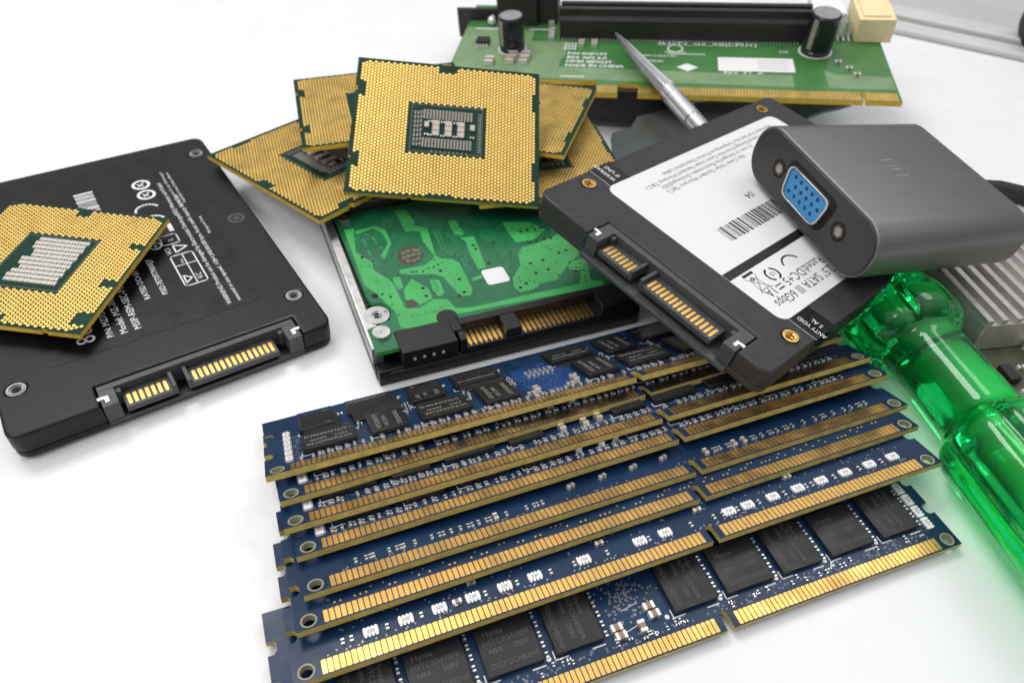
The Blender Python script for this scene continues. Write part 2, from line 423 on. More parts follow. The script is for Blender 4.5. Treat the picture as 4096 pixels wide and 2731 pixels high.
# ------------------------------------------------------------------ processors
def cpu_meshes(w,h,cw,ch,tabs,keys):
    a,b=w/2,h/2
    o=[(a,-b),(a,b),(-a,b)]
    for (ky) in keys: o+=[(-a,ky+.9),(-a+.75,ky+.6),(-a+.75,ky-.6),(-a,ky-.9)]
    o+=[(-a,-b)]
    kb=[]
    for kx in (-9.,13.): kb+=[(kx-.7,-b),(kx-.5,-b+.5),(kx+.5,-b+.5),(kx+.7,-b)]
    o+=kb
    sub=plate_mesh('substrate',[o],-1.25,0,['cpugreen','cpuedge'],0,1)
    pm=MB(); px,py=.88,1.016
    nx=int(w/px/2); ny=int(h/py/2)
    for i in range(-nx,nx+1):
        for j in range(-ny-1,ny+2):
            x=i*px; y=j*py+(py/2 if i%2 else 0)
            if abs(x)>a-.75 or abs(y)>b-.75: continue
            if abs(x)<cw/2+.1 and abs(y)<ch/2+.1: continue
            if any(x0<x<x1 and y0<y<y1 for x0,y0,x1,y1 in tabs): continue
            cc=abs(x)/a*0+abs(abs(x)-a)+abs(abs(y)-b)
            if cc<3.6: continue
            pm.flat(circ(x,y,.415,8,PI/8),.02)
    pads=pm.mesh('contact_pads','goldpad')
    ih=MB(); ih.prism(rr(-a+5,-b+4,a-5,b-4,1.5),-3.5,-1.25); lid=ih.mesh('heat_spreader','ihs')
    return sub,pads,lid
TABS=[(-2.7,19.6,2.4,30),(-30,9.6,-23.7,14.6),(-30,-14.2,-23.7,-9.2),(-5.2,-30,2.0,-20.9),(24.0,9.,30,14.6),(24.0,-14.4,30,-9.)]
SUB,PADS,LID=cpu_meshes(52.5,45,21,16.4,TABS,(11.8,-11.6))
TAB0=[(-2.2,18.9,1.6,30),(17.4,-6.5,30,-3.6),(17.4,8.2,30,10.6),(16.8,-19.4,30,-15.6),(-2.,-30,2.,-19)]
SUB0,PADS0,LID0=cpu_meshes(42.5,45,18.6,20.4,TAB0,(9.,-9.))
DOT=cap_mesh('capacitor',1.0,.5,.4,'greyc',.2,'dull'); BAR=cap_mesh('capacitor',3.0,.56,.4,'greyc',.10,'dull'); BIG=cap_mesh('capacitor',1.5,2.0,.75,'ceram',.10,'dull'); ROWB=cap_mesh('capacitor',1.2,1.15,.55,'ceram',.2)
def cpu(pos,rot,label,cav,quarter=False,small=False):
    R=Euler(rot).to_matrix()
    if quarter: R=R@Matrix.Rotation(PI/2,3,'Z')
    r=thing('processor',label,'processor chip',pos,R.to_euler(),'gold backed processors in and beside the pile')
    link('substrate',SUB0 if small else SUB,r); link('contact_pads',PADS0 if small else PADS,r); link('heat_spreader',LID0 if small else LID,r)
    if cav:
        b=MB()
        if not small:
            b.stroke([(-9.9,7.9),(9.9,7.9),(9.9,-7.8),(-9.9,-7.8),(-9.9,7.9)],.08,.012)
            for i in range(15): b.stroke([(8.7,-6.6+i*.9),(9.5,-6.6+i*.9)],.22,.014); 
            b.stroke([(9.5,-6.6),(9.5,6.)],.14,.014)
            for i in range(9): b.flat([(-4+i*1.2,-7.6),(-3.6+i*1.2,-7.6),(-3.6+i*1.2,-7.2),(-4+i*1.2,-7.2)],.016)
            b.build('cavity_marking','ink',r)
            for i in range(16):
                x=-6.4+i*.88
                link('capacitor',BAR,r,(x,4.6,0),PI/2); link('capacitor',BAR,r,(x,-4.9,0),PI/2)
            for i in range(3):
                for j in range(8): link('capacitor',DOT,r,(-8.9+i*.85,-5.7+j*1.5+(.3 if i==2 else 0),0),PI/2)
            for x in (-3.0,.5,4.0):
                for j in range(3): link('capacitor',BIG,r,(x,-1.75+1.75*j,0),PI/2 if False else 0,scale=(1.35,.78,1))
                link('capacitor',CAP_S,r,(x-1.6,2.2,0)); link('capacitor',CAP_S,r,(x-1.6,-2.4,0))
            for x in (-5.6,7.2):
                link('capacitor',BIG,r,(x,1.0,0),0,scale=(.9,.9,1)); link('capacitor',CAP_S,r,(x,-2.2,0))
        else:
            b.stroke([(-8.9,9.7),(8.9,9.7),(8.9,-9.7),(-8.9,-9.7),(-8.9,9.7)],.08,.012); b.build('cavity_marking','ink',r)
            for j in range(11):
                y=7.9-j*1.55
                n=9 if j not in (3,4,7) else 8
                for i in range(n): link('capacitor',ROWB,r,(7.0-i*1.42-(j%2)*.3,y,0),0)
    return r
cpu((-115.291,137.165,12.2),(0,0,-.052),'gold processor lying alone on the black drive, apart from the pile',True,small=True)
P1=cpu((-23.024,189.908,26.801),(.431,.056,.089),'large gold processor leaning face-on at the top of the pile, whole cavity of parts showing',True)
cpu((-59.955,193.505,12.739),(-.058,.009,.913),'gold processor at the foot of the pile, one corner pointing to the black drive',True,True)
cpu((-44.892,213.2,21.92),(-.022,-.051,.319),'dull olive gold processor jutting out behind the face-on one, on the black drive side',False)
cpu((-9.597,217.154,19.986),(.002,-.085,-.239),'pale gold processor sticking out from behind the face-on processor, touching the riser card edge',False)
cpu((2.956,201.849,15.73),(-.017,-.014,.272),'gold processor at the bottom of the pile, partly covered by the white-labelled drive',True,True)

# ------------------------------------------------------------------ solid state drives
PIN=MB(); PIN.prism(rr(-.36,0,.36,3.3,.3,3),0,.10); PIN=PIN.mesh('contact_pin','gold')
def insert_mesh(name,m):
    b=MB(); b.smooth=True
    b.ring(0,0,1.35,(1.85 if m=='brass' else 1.62),-.35,.02,28)
    if m!='brass': b.ring(0,0,1.62,1.95,-.4,-.15,28)
    for i in range(8): b.ring(0,0,1.05+.22*(i%2),1.4,-.35-.42*(i+1),-.35-.42*i,24)
    b.smooth=False; b.cyl(0,0,1.5,-4.6,-4.2,20)
    return b.mesh(name,m)
INS_S=insert_mesh('threaded_insert','dull'); INS_B=insert_mesh('threaded_insert','brass')
def sata(root,u0,u1,vb,hm,d0,p0,vp,zt=-.25,zb=-6.3,lip=-.1):
    b=MB()
    b.box(u0,vb-1.6,zb,u1,vb-.05,zt)                       # back strip
    b.box(u0,lip,zb,u1,vb-1.6,zb+1.0)                    # lower lip
    b.box(u0,-.3,zb+1.3,u0+3.3,vb-1.6,zt); b.box(u1-3.3,-.3,zb+1.3,u1,vb-1.6,zt)
    b.box(u0+3.3,vb-3.0,zb+1.3,u0+4.4,vb-1.6,zt-.6); b.box(u1-4.4,vb-3.0,zb+1.3,u1-3.3,vb-1.6,zt-.6)
    b.box(d0-1.1,vp-.9,-3.9,d0+7.62+1.1,vb-1.6,-2.5)     # data tongue
    b.box(d0+7.62+1.1,vp-.9,-3.9,d0+7.62+2.0,vb-1.6,-1.2)
    b.box(p0-1.1,vp-.9,-3.9,p0+17.78+1.1,vb-1.6,-2.5)    # power tongue
    b.box(p0-2.0,vp-.9,-3.9,p0-1.1,vb-1.6,-1.2)
    b.build('connector_housing',hm,root,bevel=.12)
    for i in range(7): link('contact_pin',PIN,root,(d0+1.27*i,vp-.2,-2.5),0)
    for i in range(15): link('contact_pin',PIN,root,(p0+1.27*i,vp-.2,-2.5),0)
    c=MB(); c.box(u0+.3,.6,zb+1.32,u1-.3,.9,zb+1.9)
    cl=MB(); cl.box(u0+.9,1.,-.5,u0+1.7,2.8,zt+.06); cl.box(u0-.5,2.2,-.6,u0+.9,2.9,zt+.06); cl.build('solder_clip','silver',root)
    cl=MB(); cl.box(u1-1.7,1.,-.5,u1-.9,2.8,zt+.06); cl.box(u1-.9,2.2,-.6,u1+.4,2.9,zt+.06); cl.build('solder_clip','silver',root)
def ssd_shell(root,m,u0,u1,vb,r=3.,flr=True):
    W=34.92; out=rr(-W,0,W,100,r,6)
    # cut the connector bay out of the front edge
    i=len(out)-1
    lp=out+[(u0-.25,0),(u0-.25,vb+.15),(u1+.25,vb+.15),(u1+.25,0)]
    holes=[circ(s*30.86,v,1.95,24) for s in (-1,1) for v in (14,90.6)]
    me=plate_mesh('shell',[lp]+holes,-5.2,0,[m],.6); sh=link('shell',me,root)
    me=plate_mesh('base_cover',[rr(-W+.12,.12,W-.12,99.9,r,6)],-7,-5.25,[m],.4); link('base_cover',me,root)
    return sh

L=thing('solid_state_drive','black solid state drive with small white print, flat on the table under a processor','drive',(-71.146,108.008,7.611),(.001,.009,.649),'2.5 inch drives')
ssd_shell(L,'ssd',-17.0,27.2,6.5)
for s in (-1,1):
    for v in (14,90.6): link('threaded_insert',INS_S,L,(s*30.86,v,0))
sata(L,-16.9,27.1,6.4,'sata',-11.6,2.3,.5)
g=MB()
for s in (-1,1):   # shallow grooves round the front corners
    g.stroke([(s*34.2,10.2),(s*28.,10.2)] if s<0 else [(34.2,10.2),(31.,10.2),(30.2,9.2),(30.2,3.)],.28,.012)
g.stroke([(-33.6,10.),(-33.6,3.5),(-32,1.4),(-19,1.2)],.3,.012); g.stroke([(33.8,10),(33.8,3.2),(32,1.2),(29,1.)],.3,.012)
g.build('seam_groove','black',L)
link('label',plate_mesh('label',[rr(-24.4,16.6,24.,95,2.2)],.0,.06,['ssdl'],0),L)
sc=MB(); sc.mat(0).ring(29.8,52,1.6,2.3,-.2,.03,24); sc.mat(1).cyl(29.8,52,1.6,-.2,.016,24); sc.mat(0).cyl(29.8,52,.8,.0,.03,6)
sc.build('cover_screw',['sata','dark'],L)
p=MB(); q=PI/2; z=.075
p.text('WARNING Product can be damaged by Electrostatic Discharge(ESD) Warranty void if label',17.0,18.3,1.62,q,z)
p.text('removed or case opened. 1GB=1,000,000,000 byte. Actual usable capacity may be less',19.3,18.3,1.5,q,z)
p.text('Samsung Electronics Co. Ltd. 129 Samsung-ro',18.8,64,1.1,q,z); p.text('Assembled in Korea, Product of Korea',20.4,66,1.1,q,z)
p.text('Fabrique en Coree',21.8,48.6,1.15,q,z)
p.text('P/N: MZ7LN500HAHQ',-9.6,20.2,2.1,q,z); p.text('Model: MZ-76E500',-6.6,20.0,2.3,q,z); p.text('MSIP-REM-SEC-MZ-76',-3.6,20.0,2.3,q,z)
p.text('RATED DC+5V 1.2A',.9,29.4,1.9,q,z); p.text('PSID:7ET0T79B0EJ7',5.0,29.2,1.9,q,z)
p.text('SSD 860',-13.4,12.4,6.2,q,z) if False else p.text('860',-13.3,20.6,5.8,q,z)
for (u,v) in ((12.,80.3),(12.,74.6)):
    p.ring(u,v,1.75,2.5,z-.01,z,22); p.stroke([(u-.8,v-.8),(u+.8,v+.8)],.4,z); p.stroke([(u-.9,v+.5),(u+.5,v-.9)],.35,z)
p.ring(7.6,49.5,1.2,1.6,z-.01,z,18); p.stroke([(7.6,48.8),(7.6,50.2)],.3,z); p.stroke([(7.2,49.5),(8.,49.5)],.3,z)
def outline(poly,w): p.stroke(poly+[poly[0]],w,z)
outline(rr(9.4,29.8,15.0,43.2,.8),.32); p.stroke([(9.4,38.6),(15,38.6)],.25,z); p.stroke([(12.4,29.8),(12.4,43.2)],.25,z)
outline([(10.1,31.),(11.8,32.6),(10.1,34.2)],.35); p.text('KC',14.2,31.2,1.9,q,z); p.text('Cert.',11.9,39.2,1.,q,z)
outline([(11.4,44.4),(14.6,46.),(11.4,47.8)],.4); outline(rr(9.3,48.6,13.6,52.8,.6),.35); p.text('R',12.4,49.8,2.,q,z); p.text('VCI',10.4,44.2,1.9,q,z)
p.stroke([(13.2,54.5),(13.2,57.5)],1.2,z)
for r0 in (4.2,): 
    for a0,cx,cy in ((.3,10.2,60.8),(.3,10.2,67)):
        pts=[(cx+3.*math.cos(a0+i*.32),cy+3.*math.sin(a0+i*.32)*.9) for i in range(10)]
        p.stroke(pts,.6,z)
for i in range(14):
    w=random.choice((.25,.4,.6)); p.stroke([(-5.2,72.6+i*.8),(-.6,72.6+i*.8)],w,z)
for i in range(5): p.stroke([(-12.0,70+i*.9),(-9.,70+i*.9)],random.choice((.3,.6)),z)
p.build('printed_text','white',L)

Wd=thing('solid_state_drive','charcoal solid state drive with a large white label, tilted on top of the pile','drive',(27.778,130.218,28.2),(-.039,.102,-.790),'2.5 inch drives')
ssd_shell(Wd,'wssd',-17.2,26.6,7.3)
for s in (-1,1):
    for v in (14,90.6): link('threaded_insert',INS_B,Wd,(s*30.86,v,0))
sata(Wd,-17.1,26.5,7.2,'sata',-12.2,1.7,.9,lip=-1.5)
g=MB()
for s in (-1,1):
    g.stroke([(s*28.2,15.6),(s*27.9,13.2),(s*28.4,11.6),(s*30.8,10.9),(s*33.2,11.6),(s*33.8,13.4)],.14,.012)
    g.stroke([(s*33.4,10.2),(s*33.4,4.2),(s*32.2,2.2),(s*30.,1.6),(s*28.8,1.7)],.16,.012)
    g.stroke([(s*33.6,17.),(s*33.6,96)],.10,.012)
g.build('seam_groove','black',Wd)
link('label',plate_mesh('label',[rr(-27.2,16.2,27.6,90.2,2.6)],.0,.08,['label'],0),Wd)
for s in (-1,1):
    b=MB(); x0,x1=(27.75,34.93) if s>0 else (-34.93,-27.35)
    b.mat(0).box(x0,18.0,0,x1,25.8,.05); b.mat(0).box(34.93*s-.02,18.0,-4,34.93*s+.04*s+.02,25.8,0.05)
    b.mat(1)
    if s<0: b.text('WARRAN',-28.2,21.4,1.75,PI,.07); b.text('IF UNS',-28.8,23.6,1.75,PI,.07)
    else: b.text('ANTY VOID',28.4,21.0,1.75,PI,.07,'RIGHT',.8); b.text('S AL',30.6,23.2,1.75,PI,.07,'RIGHT',.9)
    b.stroke([(x0,18.0),(x1,18.0)],.1,.07)
    b.build('warranty_seal',['gloss','white'],Wd)
p=MB(); q=-PI/2; z=.095
p.mat(0)
p.box(10.1,16.25,.085,12.5,90.15,z)
vb=28.8
random.seed(3)
while vb<56:
    w=random.choice((.22,.22,.45,.7)); p.stroke([(-1.1,vb+w/2),(3.7,vb+w/2)],w,z); vb+=w+random.choice((.22,.3,.5))
p.text('2.5" SATA III 6Gbps',22.3,19.6,3.6,q,z,'RIGHT',.80); p.text('Rated:DC+5',18.9,27.6,3.6,q,z,'RIGHT',.88); p.text('1A',18.9,20.3,3.6,q,z,'RIGHT',.85)
p.stroke([(20.7,26.6),(20.7,24.6)],.4,z)
for i in range(3): p.stroke([(19.6,26.6-i*.8),(19.6,26.15-i*.8)],.4,z)
for s_,u_,v_ in (('04',-6.6,47.3),('R',-12.,62.)): p.text(s_,u_,v_,3.1,q,z,'RIGHT')
p.text('A',7.6,50.6,2.2,q,z,'RIGHT')
wl=['Not Cover Under Standard Warranty T&C\'s','by user or damaged by Electronstatic Discharge(ESD)','Physical Damage Does Not Cover Under Standard Warranty T&C\'s','Warranty Void Seal Any Tampering on Product Description Lables']
ends=[29.6,29.6,25.6,34.4]
for i,(s_,e_) in enumerate(zip(wl,ends)): p.text(s_,-18.3-1.95*i,e_,1.85,q,z,'RIGHT')
# recycling circle, crossed-out bin and the letter arc
for a0 in (.3,PI+.3):
    p.stroke([(16.6+1.9*math.cos(a0+i*.26),27.6+1.9*math.sin(a0+i*.26)) for i in range(10)],.55,z)
p.text('10',15.9,28.8,1.9,q,z)
p.stroke([(18.6,23.2),(15.0,22.6),(15.0,20.8),(18.6,20.2),(18.6,23.2)],.18,z)
p.stroke([(19.2,24.),(14.2,19.8)],.18,z); p.stroke([(14.2,23.8),(19.2,19.8)],.18,z); p.ring(15.,21.7,.3,.6,z-.01,z,10)
p.box(13.0,19.9,.085,13.8,23.8,z)
p.stroke([(17.4+3.0*math.cos(PI*.62+i*.2),35.6+3.0*math.sin(PI*.62+i*.2)) for i in range(13)],.5,z)
p.build('printed_text','black',Wd)

# ------------------------------------------------------------------ hard disk drive
Hd=thing('hard_disk_drive','hard disk drive lying with its green circuit board upwards in the middle','hard drive',(.96,131.6,9.2),(0,0,.441),'2.5 inch drives')
W=34.92
bd=MB(); bd.box(-W+.1,.6,-9.1,W-.1,99.8,-5.6)
bd.build('base_casting','dark',Hd,bevel=.8,seg=3)
rim=[(-W,3.2),(-W,98),(-W+2,100),(W-2,100),(W,98),(W,9),(W-2.4,9),(W-2.4,62),(-W+2.4,62),(-W+2.4,16.5),(-W+3.6,14.),(-W+2.6,3.2)]
link('rim',plate_mesh('rim',[rim],-5.6,-.4,['alu'],.3),Hd)
tp=MB(); tp.box(-W+2.4,5.1,-5.6,W-2.4,61.9,-2.6); tp.build('cavity_floor','dark',Hd)
fr=MB(); fr.box(-W+.4,-.8,-9.1,W-.4,.8,-4.4); fr.box(-W+3,-1.3,-5.6,W-1.2,.8,-4.9); fr.build('front_wall','dark',Hd,bevel=.3)
outl=[(-31.9,57),(-31.6,21),(-31.0,18.6),(-28.2,17.2),(-27.2,14.2),(-28.4,11.2),(-31.6,10.2),(-34.3,9.6),(-34.3,1.4),(-28.,1.4),(-28.,5.2),(33.9,5.2),(33.9,22),(30,26),(31.5,57)]
link('circuit_board',plate_mesh('circuit_board',[outl],-1.2,0,['green','pour'],0,1),Hd)
pat=MB(); pat.mat(0)
POLY=dict(
 a=[(-30.6,49.8),(-27.9,49.5),(-28.5,47.2),(-29.8,39.1),(-26.8,33.6),(-27.4,30.6),(-24.8,26.1),(-24.0,23.4),(-23.9,18.6),(-23.8,14.0),(-20.4,12.9),(-16.4,15.0),(-13.0,13.9),(-12.2,10.2),(-8.2,9.2),(5.1,9.2),(25.5,8.9),(27.2,8.4),(27.0,6.3),(5.8,7.2),(-10.2,7.9),(-12.7,8.1),(-15.6,6.1),(-23.9,6.4),(-26.7,7.6),(-26.4,13.7),(-28.2,18.9),(-29.4,22.0),(-31.0,25.5)],
 b=[(-28.1,48.1),(-22.2,49.1),(-20.0,46.3),(-20.0,40.1),(-23.6,33.9),(-24.2,35.4),(-20.9,40.3),(-21.1,45.3),(-22.9,47.9),(-27.6,46.6)],
 d=[(-15.3,54.4),(-12.0,54.2),(-11.4,47.6),(-11.9,46.0),(-8.9,43.6),(-10.4,31.7),(-9.9,30.2),(-6.8,28.6),(-5.5,26.6),(-5.8,15.7),(-7.0,13.5),(-9.9,14.1),(-10.2,17.1),(-11.3,22.4),(-13.4,24.3),(-18.8,25.7),(-21.4,27.2),(-21.0,28.6),(-14.5,28.4),(-11.6,30.1),(-10.8,31.2),(-11.8,38.2),(-11.2,42.9),(-15.0,44.1),(-15.1,49.1)],
 e=[(-2.5,44.9),(-.2,44.9),(0,38.7),(-.8,37.6),(-2.5,38.8),(-2.8,41.7)],
 f=[(-1.7,36.8),(2.1,36.3),(.6,22.7),(-1.7,22.5),(-1.6,29.6),(-.9,34.8)],
 g=[(11.8,40.2),(18.9,38.0),(22.2,33.3),(17.2,29.9),(12.1,30.1),(11.7,34.4)],
 h=[(12.8,27.8),(18.2,28.2),(26.4,30.6),(27.9,28.0),(27.2,21.9),(25.6,19.7),(21.7,17.0),(16.2,12.3),(11.1,12.1),(9.7,10.7),(5.3,10.7),(4.4,13.0),(5.4,16.4),(9.5,20.8),(10.5,25.1)],
 i=[(22.3,18.1),(27.0,17.9),(25.3,11.9),(24.4,8.9),(21.0,8.9),(23.6,13.8),(20.9,15.3)],
 j=[(-21.1,21.9),(-19.1,24.4),(-18.7,23.5),(-16.2,19.1),(-16.4,15.4),(-20.1,13.9),(-22.8,17.1),(-22.1,21.0)],
 k=[(-23.6,26.0),(-21.7,26.0),(-22.1,21.6),(-23.5,21.2),(-23.8,23.4)],
 l=[(-14.9,22.6),(-12.6,21.5),(-12.9,16.8),(-13.5,15.6),(-14.9,15.6),(-15.4,18.2)],
 m=[(-4.6,19.6),(-1.8,20.3),(-1.9,18.8),(-4.8,18.5)])
for n_,po in POLY.items(): pat.prism(po,.0,.03)
pat.mat(1)
for po,w in (([(-28.6,45.0),(-26.8,45.2),(-26.6,40),(-26.6,34.2),(-25.0,32.4)],.7),([(-25.6,46.),(-24.,45.2),(-23.8,40.2),(-22.8,38.8)],.7),([(-9.6,53.4),(-9.8,46.1),(-7.4,43.1),(-8.0,32.3),(-5.5,30.1),(-4.2,29.1),(-4.6,23.4)],.5),
  ([(-8.4,53.4),(-8.6,46.6),(-6.4,43.3),(-7.0,32.8),(-4.9,30.9),(-3.2,29.4),(-3.7,23.0)],.35),([(-11.6,13.5),(-8.1,9.9),(6.0,9.6),(26,9.5)],.18)): pat.stroke(po,w,.02)
for i in range(8):
    o=i*.62
    pat.stroke([(3.2+o,48-o),(3.9+o*.9,39.8-o*.3),(4.0+o*.9,34.5-o*.1),(6.0+o*.6,31.6-o*.2),(5.4+o*.4,22+o*.1),(2.5+o*.3,15.8),(1.6+o*.5,12.2)],.13,.016)
for i in range(5): pat.stroke([(-4.6+i*.8,17.6-i*.2),(-4.3+i*.8,15.2),(-5.2+i*.8,13.8),(-5.4+i*.8,11.6)],.13,.016)
for po in ([(-24,28),(-22.4,29.6),(-19.8,29.6)],[(-6.3,48),(-5.6,41),(-3.8,36),(-4.2,31)],[(9.8,42),(10.6,36),(11.,30)]): pat.stroke(po,.13,.016)
for i in range(80):
    x,y=random.uniform(-29,27),random.uniform(10,52); pat.ring(x,y,.3,.44,.02,.034,10)
for x,y in [(-22.9,10.7),(-21.5,10.6),(-19.4,10.8),(-17.8,10.7),(-16.9,10.6),(-29.9,32.7),(-28.1,32.4),(-27.5,26.5),(-26.0,19.9),(-14.2,20.1),(-14.2,18.4)]: pat.ring(x,y,.35,.55,.02,.036,12)
for i in range(46):
    x,y=random.uniform(-28,24),random.uniform(11,50); a=random.choice((0,1,2,3))*PI/4+PI/8*0; l1=random.uniform(1.5,4); l2=random.uniform(1,3.5); a2=a+random.choice((-PI/4,PI/4))
    x1,y1=x+l1*math.cos(a),y+l1*math.sin(a); pat.stroke([(x,y),(x1,y1),(x1+l2*math.cos(a2),y1+l2*math.sin(a2))],.11,.036)
pat.mat(2)
for x,y in [(.6,30.9),(.5,32.5),(15.1,34.3),(17.1,34.3),(19.4,34.3),(21.1,34.2),(15.6,29.1),(17.5,29.1),(20.0,29.2),(21.9,29.1),(21.3,22.4),(23.6,22.8),(15.8,20.8),(12.2,20.6),(15.7,16.8),(12.0,16.5),(7.9,13.4),(5.9,12.3),(-11.2,25.0),(-17.5,19.8),(-8.2,15.1),(-9.8,14.3),(-17.6,16.7),(-28.8,36.5),(6.0,31.8),(1.8,24.2),(-7.7,20.3)]: pat.cyl(x,y,.48,.03,.04,12)
for x,y in [(-18.1,26.7),(-17.2,26.6),(-15.5,26.2),(-13.8,26.9),(-12.4,27.0),(-11.0,27.6),(-26.,19.),(-27.7,20.7)]: pat.cyl(x,y,.36,.03,.04,10)
for i in range(110):
    x,y=random.uniform(-28,27),random.uniform(10,52); pat.cyl(x,y,random.choice((.17,.2,.26)),.031,.041,8)
for i in range(26): pat.cyl(random.gauss(19,2.6),random.gauss(34.8,1.6),.24,.031,.041,8); pat.cyl(random.gauss(23.3,1.4),random.gauss(13.6,2.),.22,.031,.041,8)
pat.cyl(-29.6,20.7,.9,.03,.042,16)
pat.mat(3)
pat.prism([(-19.5,35.9),(-17.1,37.5),(-13.9,36.8),(-13.2,33.2),(-14.5,30.4),(-17.3,29.3),(-19.7,30.7),(-20.2,32.8)],0,.035); pat.prism([(-23.0,16.6),(-21.2,16.6),(-20.0,14.2),(-23.2,13.5)],0,.036)
pat.mat(4)
for x,y in [(-18.6,33.),(-17.2,33.4),(-15.8,33.6),(-14.4,33.4),(-17.9,31.4),(-16.4,31.2),(-15.1,31.6),(-18.2,35.),(-16.8,35.6),(-15.2,35.4),(-14.2,35.0)]: pat.ring(x,y,.34,.55,.036,.05,12)
pat.build('board_pattern',['pour','trace','hole','brown','rpour'],Hd)
link('sticker',plate_mesh('sticker',[rr(-1.5,15.6,4.6,21.7,.9)],.04,.11,['label'],0),Hd)
bs=MB(); bs.ring(-30.86,14,1.35,3.1,-5.,-.1,30); bs.cyl(-30.86,14,1.4,-6,-4.4,16)
for i in range(7): bs.ring(-30.86,14,1.1+.2*(i%2),1.4,-.5-.45*(i+1),-.5-.45*i,24)
bs.build('threaded_boss','steel',Hd,bevel=.12)
SCR=MB(); SCR.cyl(0,0,2.1,0,.95,28); SCR.box(-.9,-.18,.95,.9,.18,.97); SCR.box(-.18,-.9,.95,.18,.9,.97)
SCR=SCR.mesh('board_screw','steel')
for x,y in ((-31.6,6.9),(-29.4,54.6),(30.4,13.8)): link('board_screw',SCR,Hd,(x,y,.02),random.uniform(0,1),bevel=.22)
cn=MB()
cn.box(-28.8,-1.2,-4.6,-15.4,6.5,.5); cn.box(-15.4,2.2,-4.6,-13.2,7.4,.45)
cn.prism(circ(-15.2,7.6,2.6,18),-3,.44)
cn.box(-13.2,4.2,-4.6,33.8,6.3,.35); cn.box(-13.2,-1.2,-6.5,33.8,4.6,-2.6)
cn.box(22.6,-1.2,-6.5,33.8,4.6,.3); cn.box(-3.2,-1.1,-4.,.9,4.6,.1); cn.box(-14.6,-.9,-4.6,-13.0,2.2,.1)
cn.build('connector_housing','dark',Hd,bevel=.2)
jb=MB(); jb.box(-27.4,-1.05,-3.6,-17.2,-.85,-.6); jb.build('jumper_recess','hole',Hd)
JP=MB(); JP.box(-.3,-1.3,-.3,.3,-1.0,.3); JP=JP.mesh('jumper_pin','silver')
for i in range(4): link('jumper_pin',JP,Hd,(-26.0+2.3*i,-.2,-2.))
PH=MB(); PH.prism(rr(-.42,0,.42,4.9,.2,2),0,.1); PH.box(-.16,-.55,0,.16,0,.1); PH=PH.mesh('contact_pin','gold')
for i in range(7): link('contact_pin',PH,Hd,(-11.9+1.3*i,-.3,-2.6))
for i in range(15): link('contact_pin',PH,Hd,(2.2+1.3*i,-.3,-2.6))

# ------------------------------------------------------------------ riser card
Rc=thing('riser_card','green riser card with a long black slot at the back of the photo','circuit board',(119.551,232.319,26.042),(.065,-.100,-.101))
o=[(-.3,0),(-.3,30),(0,68),(-153,68),(-153.4,9),(-99,8),(-99,0),(-91.6,0),(-91.6,6.8),(-84.8,6.8),(-84.8,0),(-12.3,0),(-12.3,5.6),(-11.2,5.6),(-11.2,0)]
link('circuit_board',plate_mesh('circuit_board',[o],-1.6,0,['rgreen','cpuedge'],0,1),Rc)
pr=MB()
pr.mat(0)
for po in ([(-153,9.3),(-113.5,9.3),(-113.5,22),(-112,26),(-112,37),(-126,37),(-126,46),(-152.8,48)],[(-113.4,9.2),(-33,7.8),(-33,15.4),(-90,17.),(-113.4,17.5)],[(-22,7.8),(-1,7.8),(-1,16),(-19,17),(-22,20)]): pr.prism(po,0,.03)
pr.build('pale_copper_area','rpour',Rc)
for (u0,u1) in ((-98.8,-91.8),(-84.6,-12.5),(-11.0,-.5)):
    b=MB(); u=u0
    while u<u1-.5: b.prism(rr(u,.4,u+.78,5.4,.2,2),0,.06); u+=1.
    b.build('gold_contacts','gold',Rc)
sk=MB(); sk.text('SLOT2_G3_X8(CPU1)',-79,36.2,3.3,0,.04,'LEFT',1.15); sk.text('SLOT2_G3_X8(CPU1)',-78.8,36.3,3.3,0,.042,'LEFT',1.15)
for i,s_ in enumerate(('P/N 01D13Y','REV A02 6.0','DP/N 0JDG3Y','MADE IN CHINA')): sk.text(s_,-111.5,27.-3.*i,2.7,0,.05,'LEFT',1.05); sk.text(s_,-111.3,27.1-3.*i,2.7,0,.052,'LEFT',1.05)
sk.text('94V-0 E251781',-84,27.,2.,0,.04); sk.text('GENESIS',-84.,23.,2.,0,.04); sk.text('REV  P1  A',-56.,15.6,3.,0,.04)
sk.ring(-72.5,33.5,2.4,2.9,.02,.045,24); sk.stroke([(-76,30.8),(-69,30.8)],.5,.04); sk.stroke([(-75,29.4),(-62,29.4)],.5,.04)
sk.stroke([(-149,46.8),(-140,46.8)],.8,.04); sk.stroke([(-128,46.8),(-119,46.8)],.8,.04); sk.stroke([(-112,11),(-104,11)],.6,.04); sk.text('U2',-36,31.8,2.6,0,.04)
for j in range(3):
    for i in range(4): sk.flat(rr(-113.+i*1.2,31+j*2.,-112.2+i*1.2,32.2+j*2.,.1,1),.04)
sk.flat([(-72,19.6),(-68.2,22.4),(-64.4,19.6),(-68.2,16.8)],.04)
sk.build('silkscreen_print','silk',Rc)
link('sticker',plate_mesh('sticker',[rr(-57.6,17.6,-31.8,27.4,.4)],.04,.12,['label'],0),Rc)
b=MB()
for i in range(4):
    b.stroke([(-44,25.4-1.9*i),(-34.,25.4-1.9*i)],.35,.13)
b.build('sticker_print','ink',Rc)
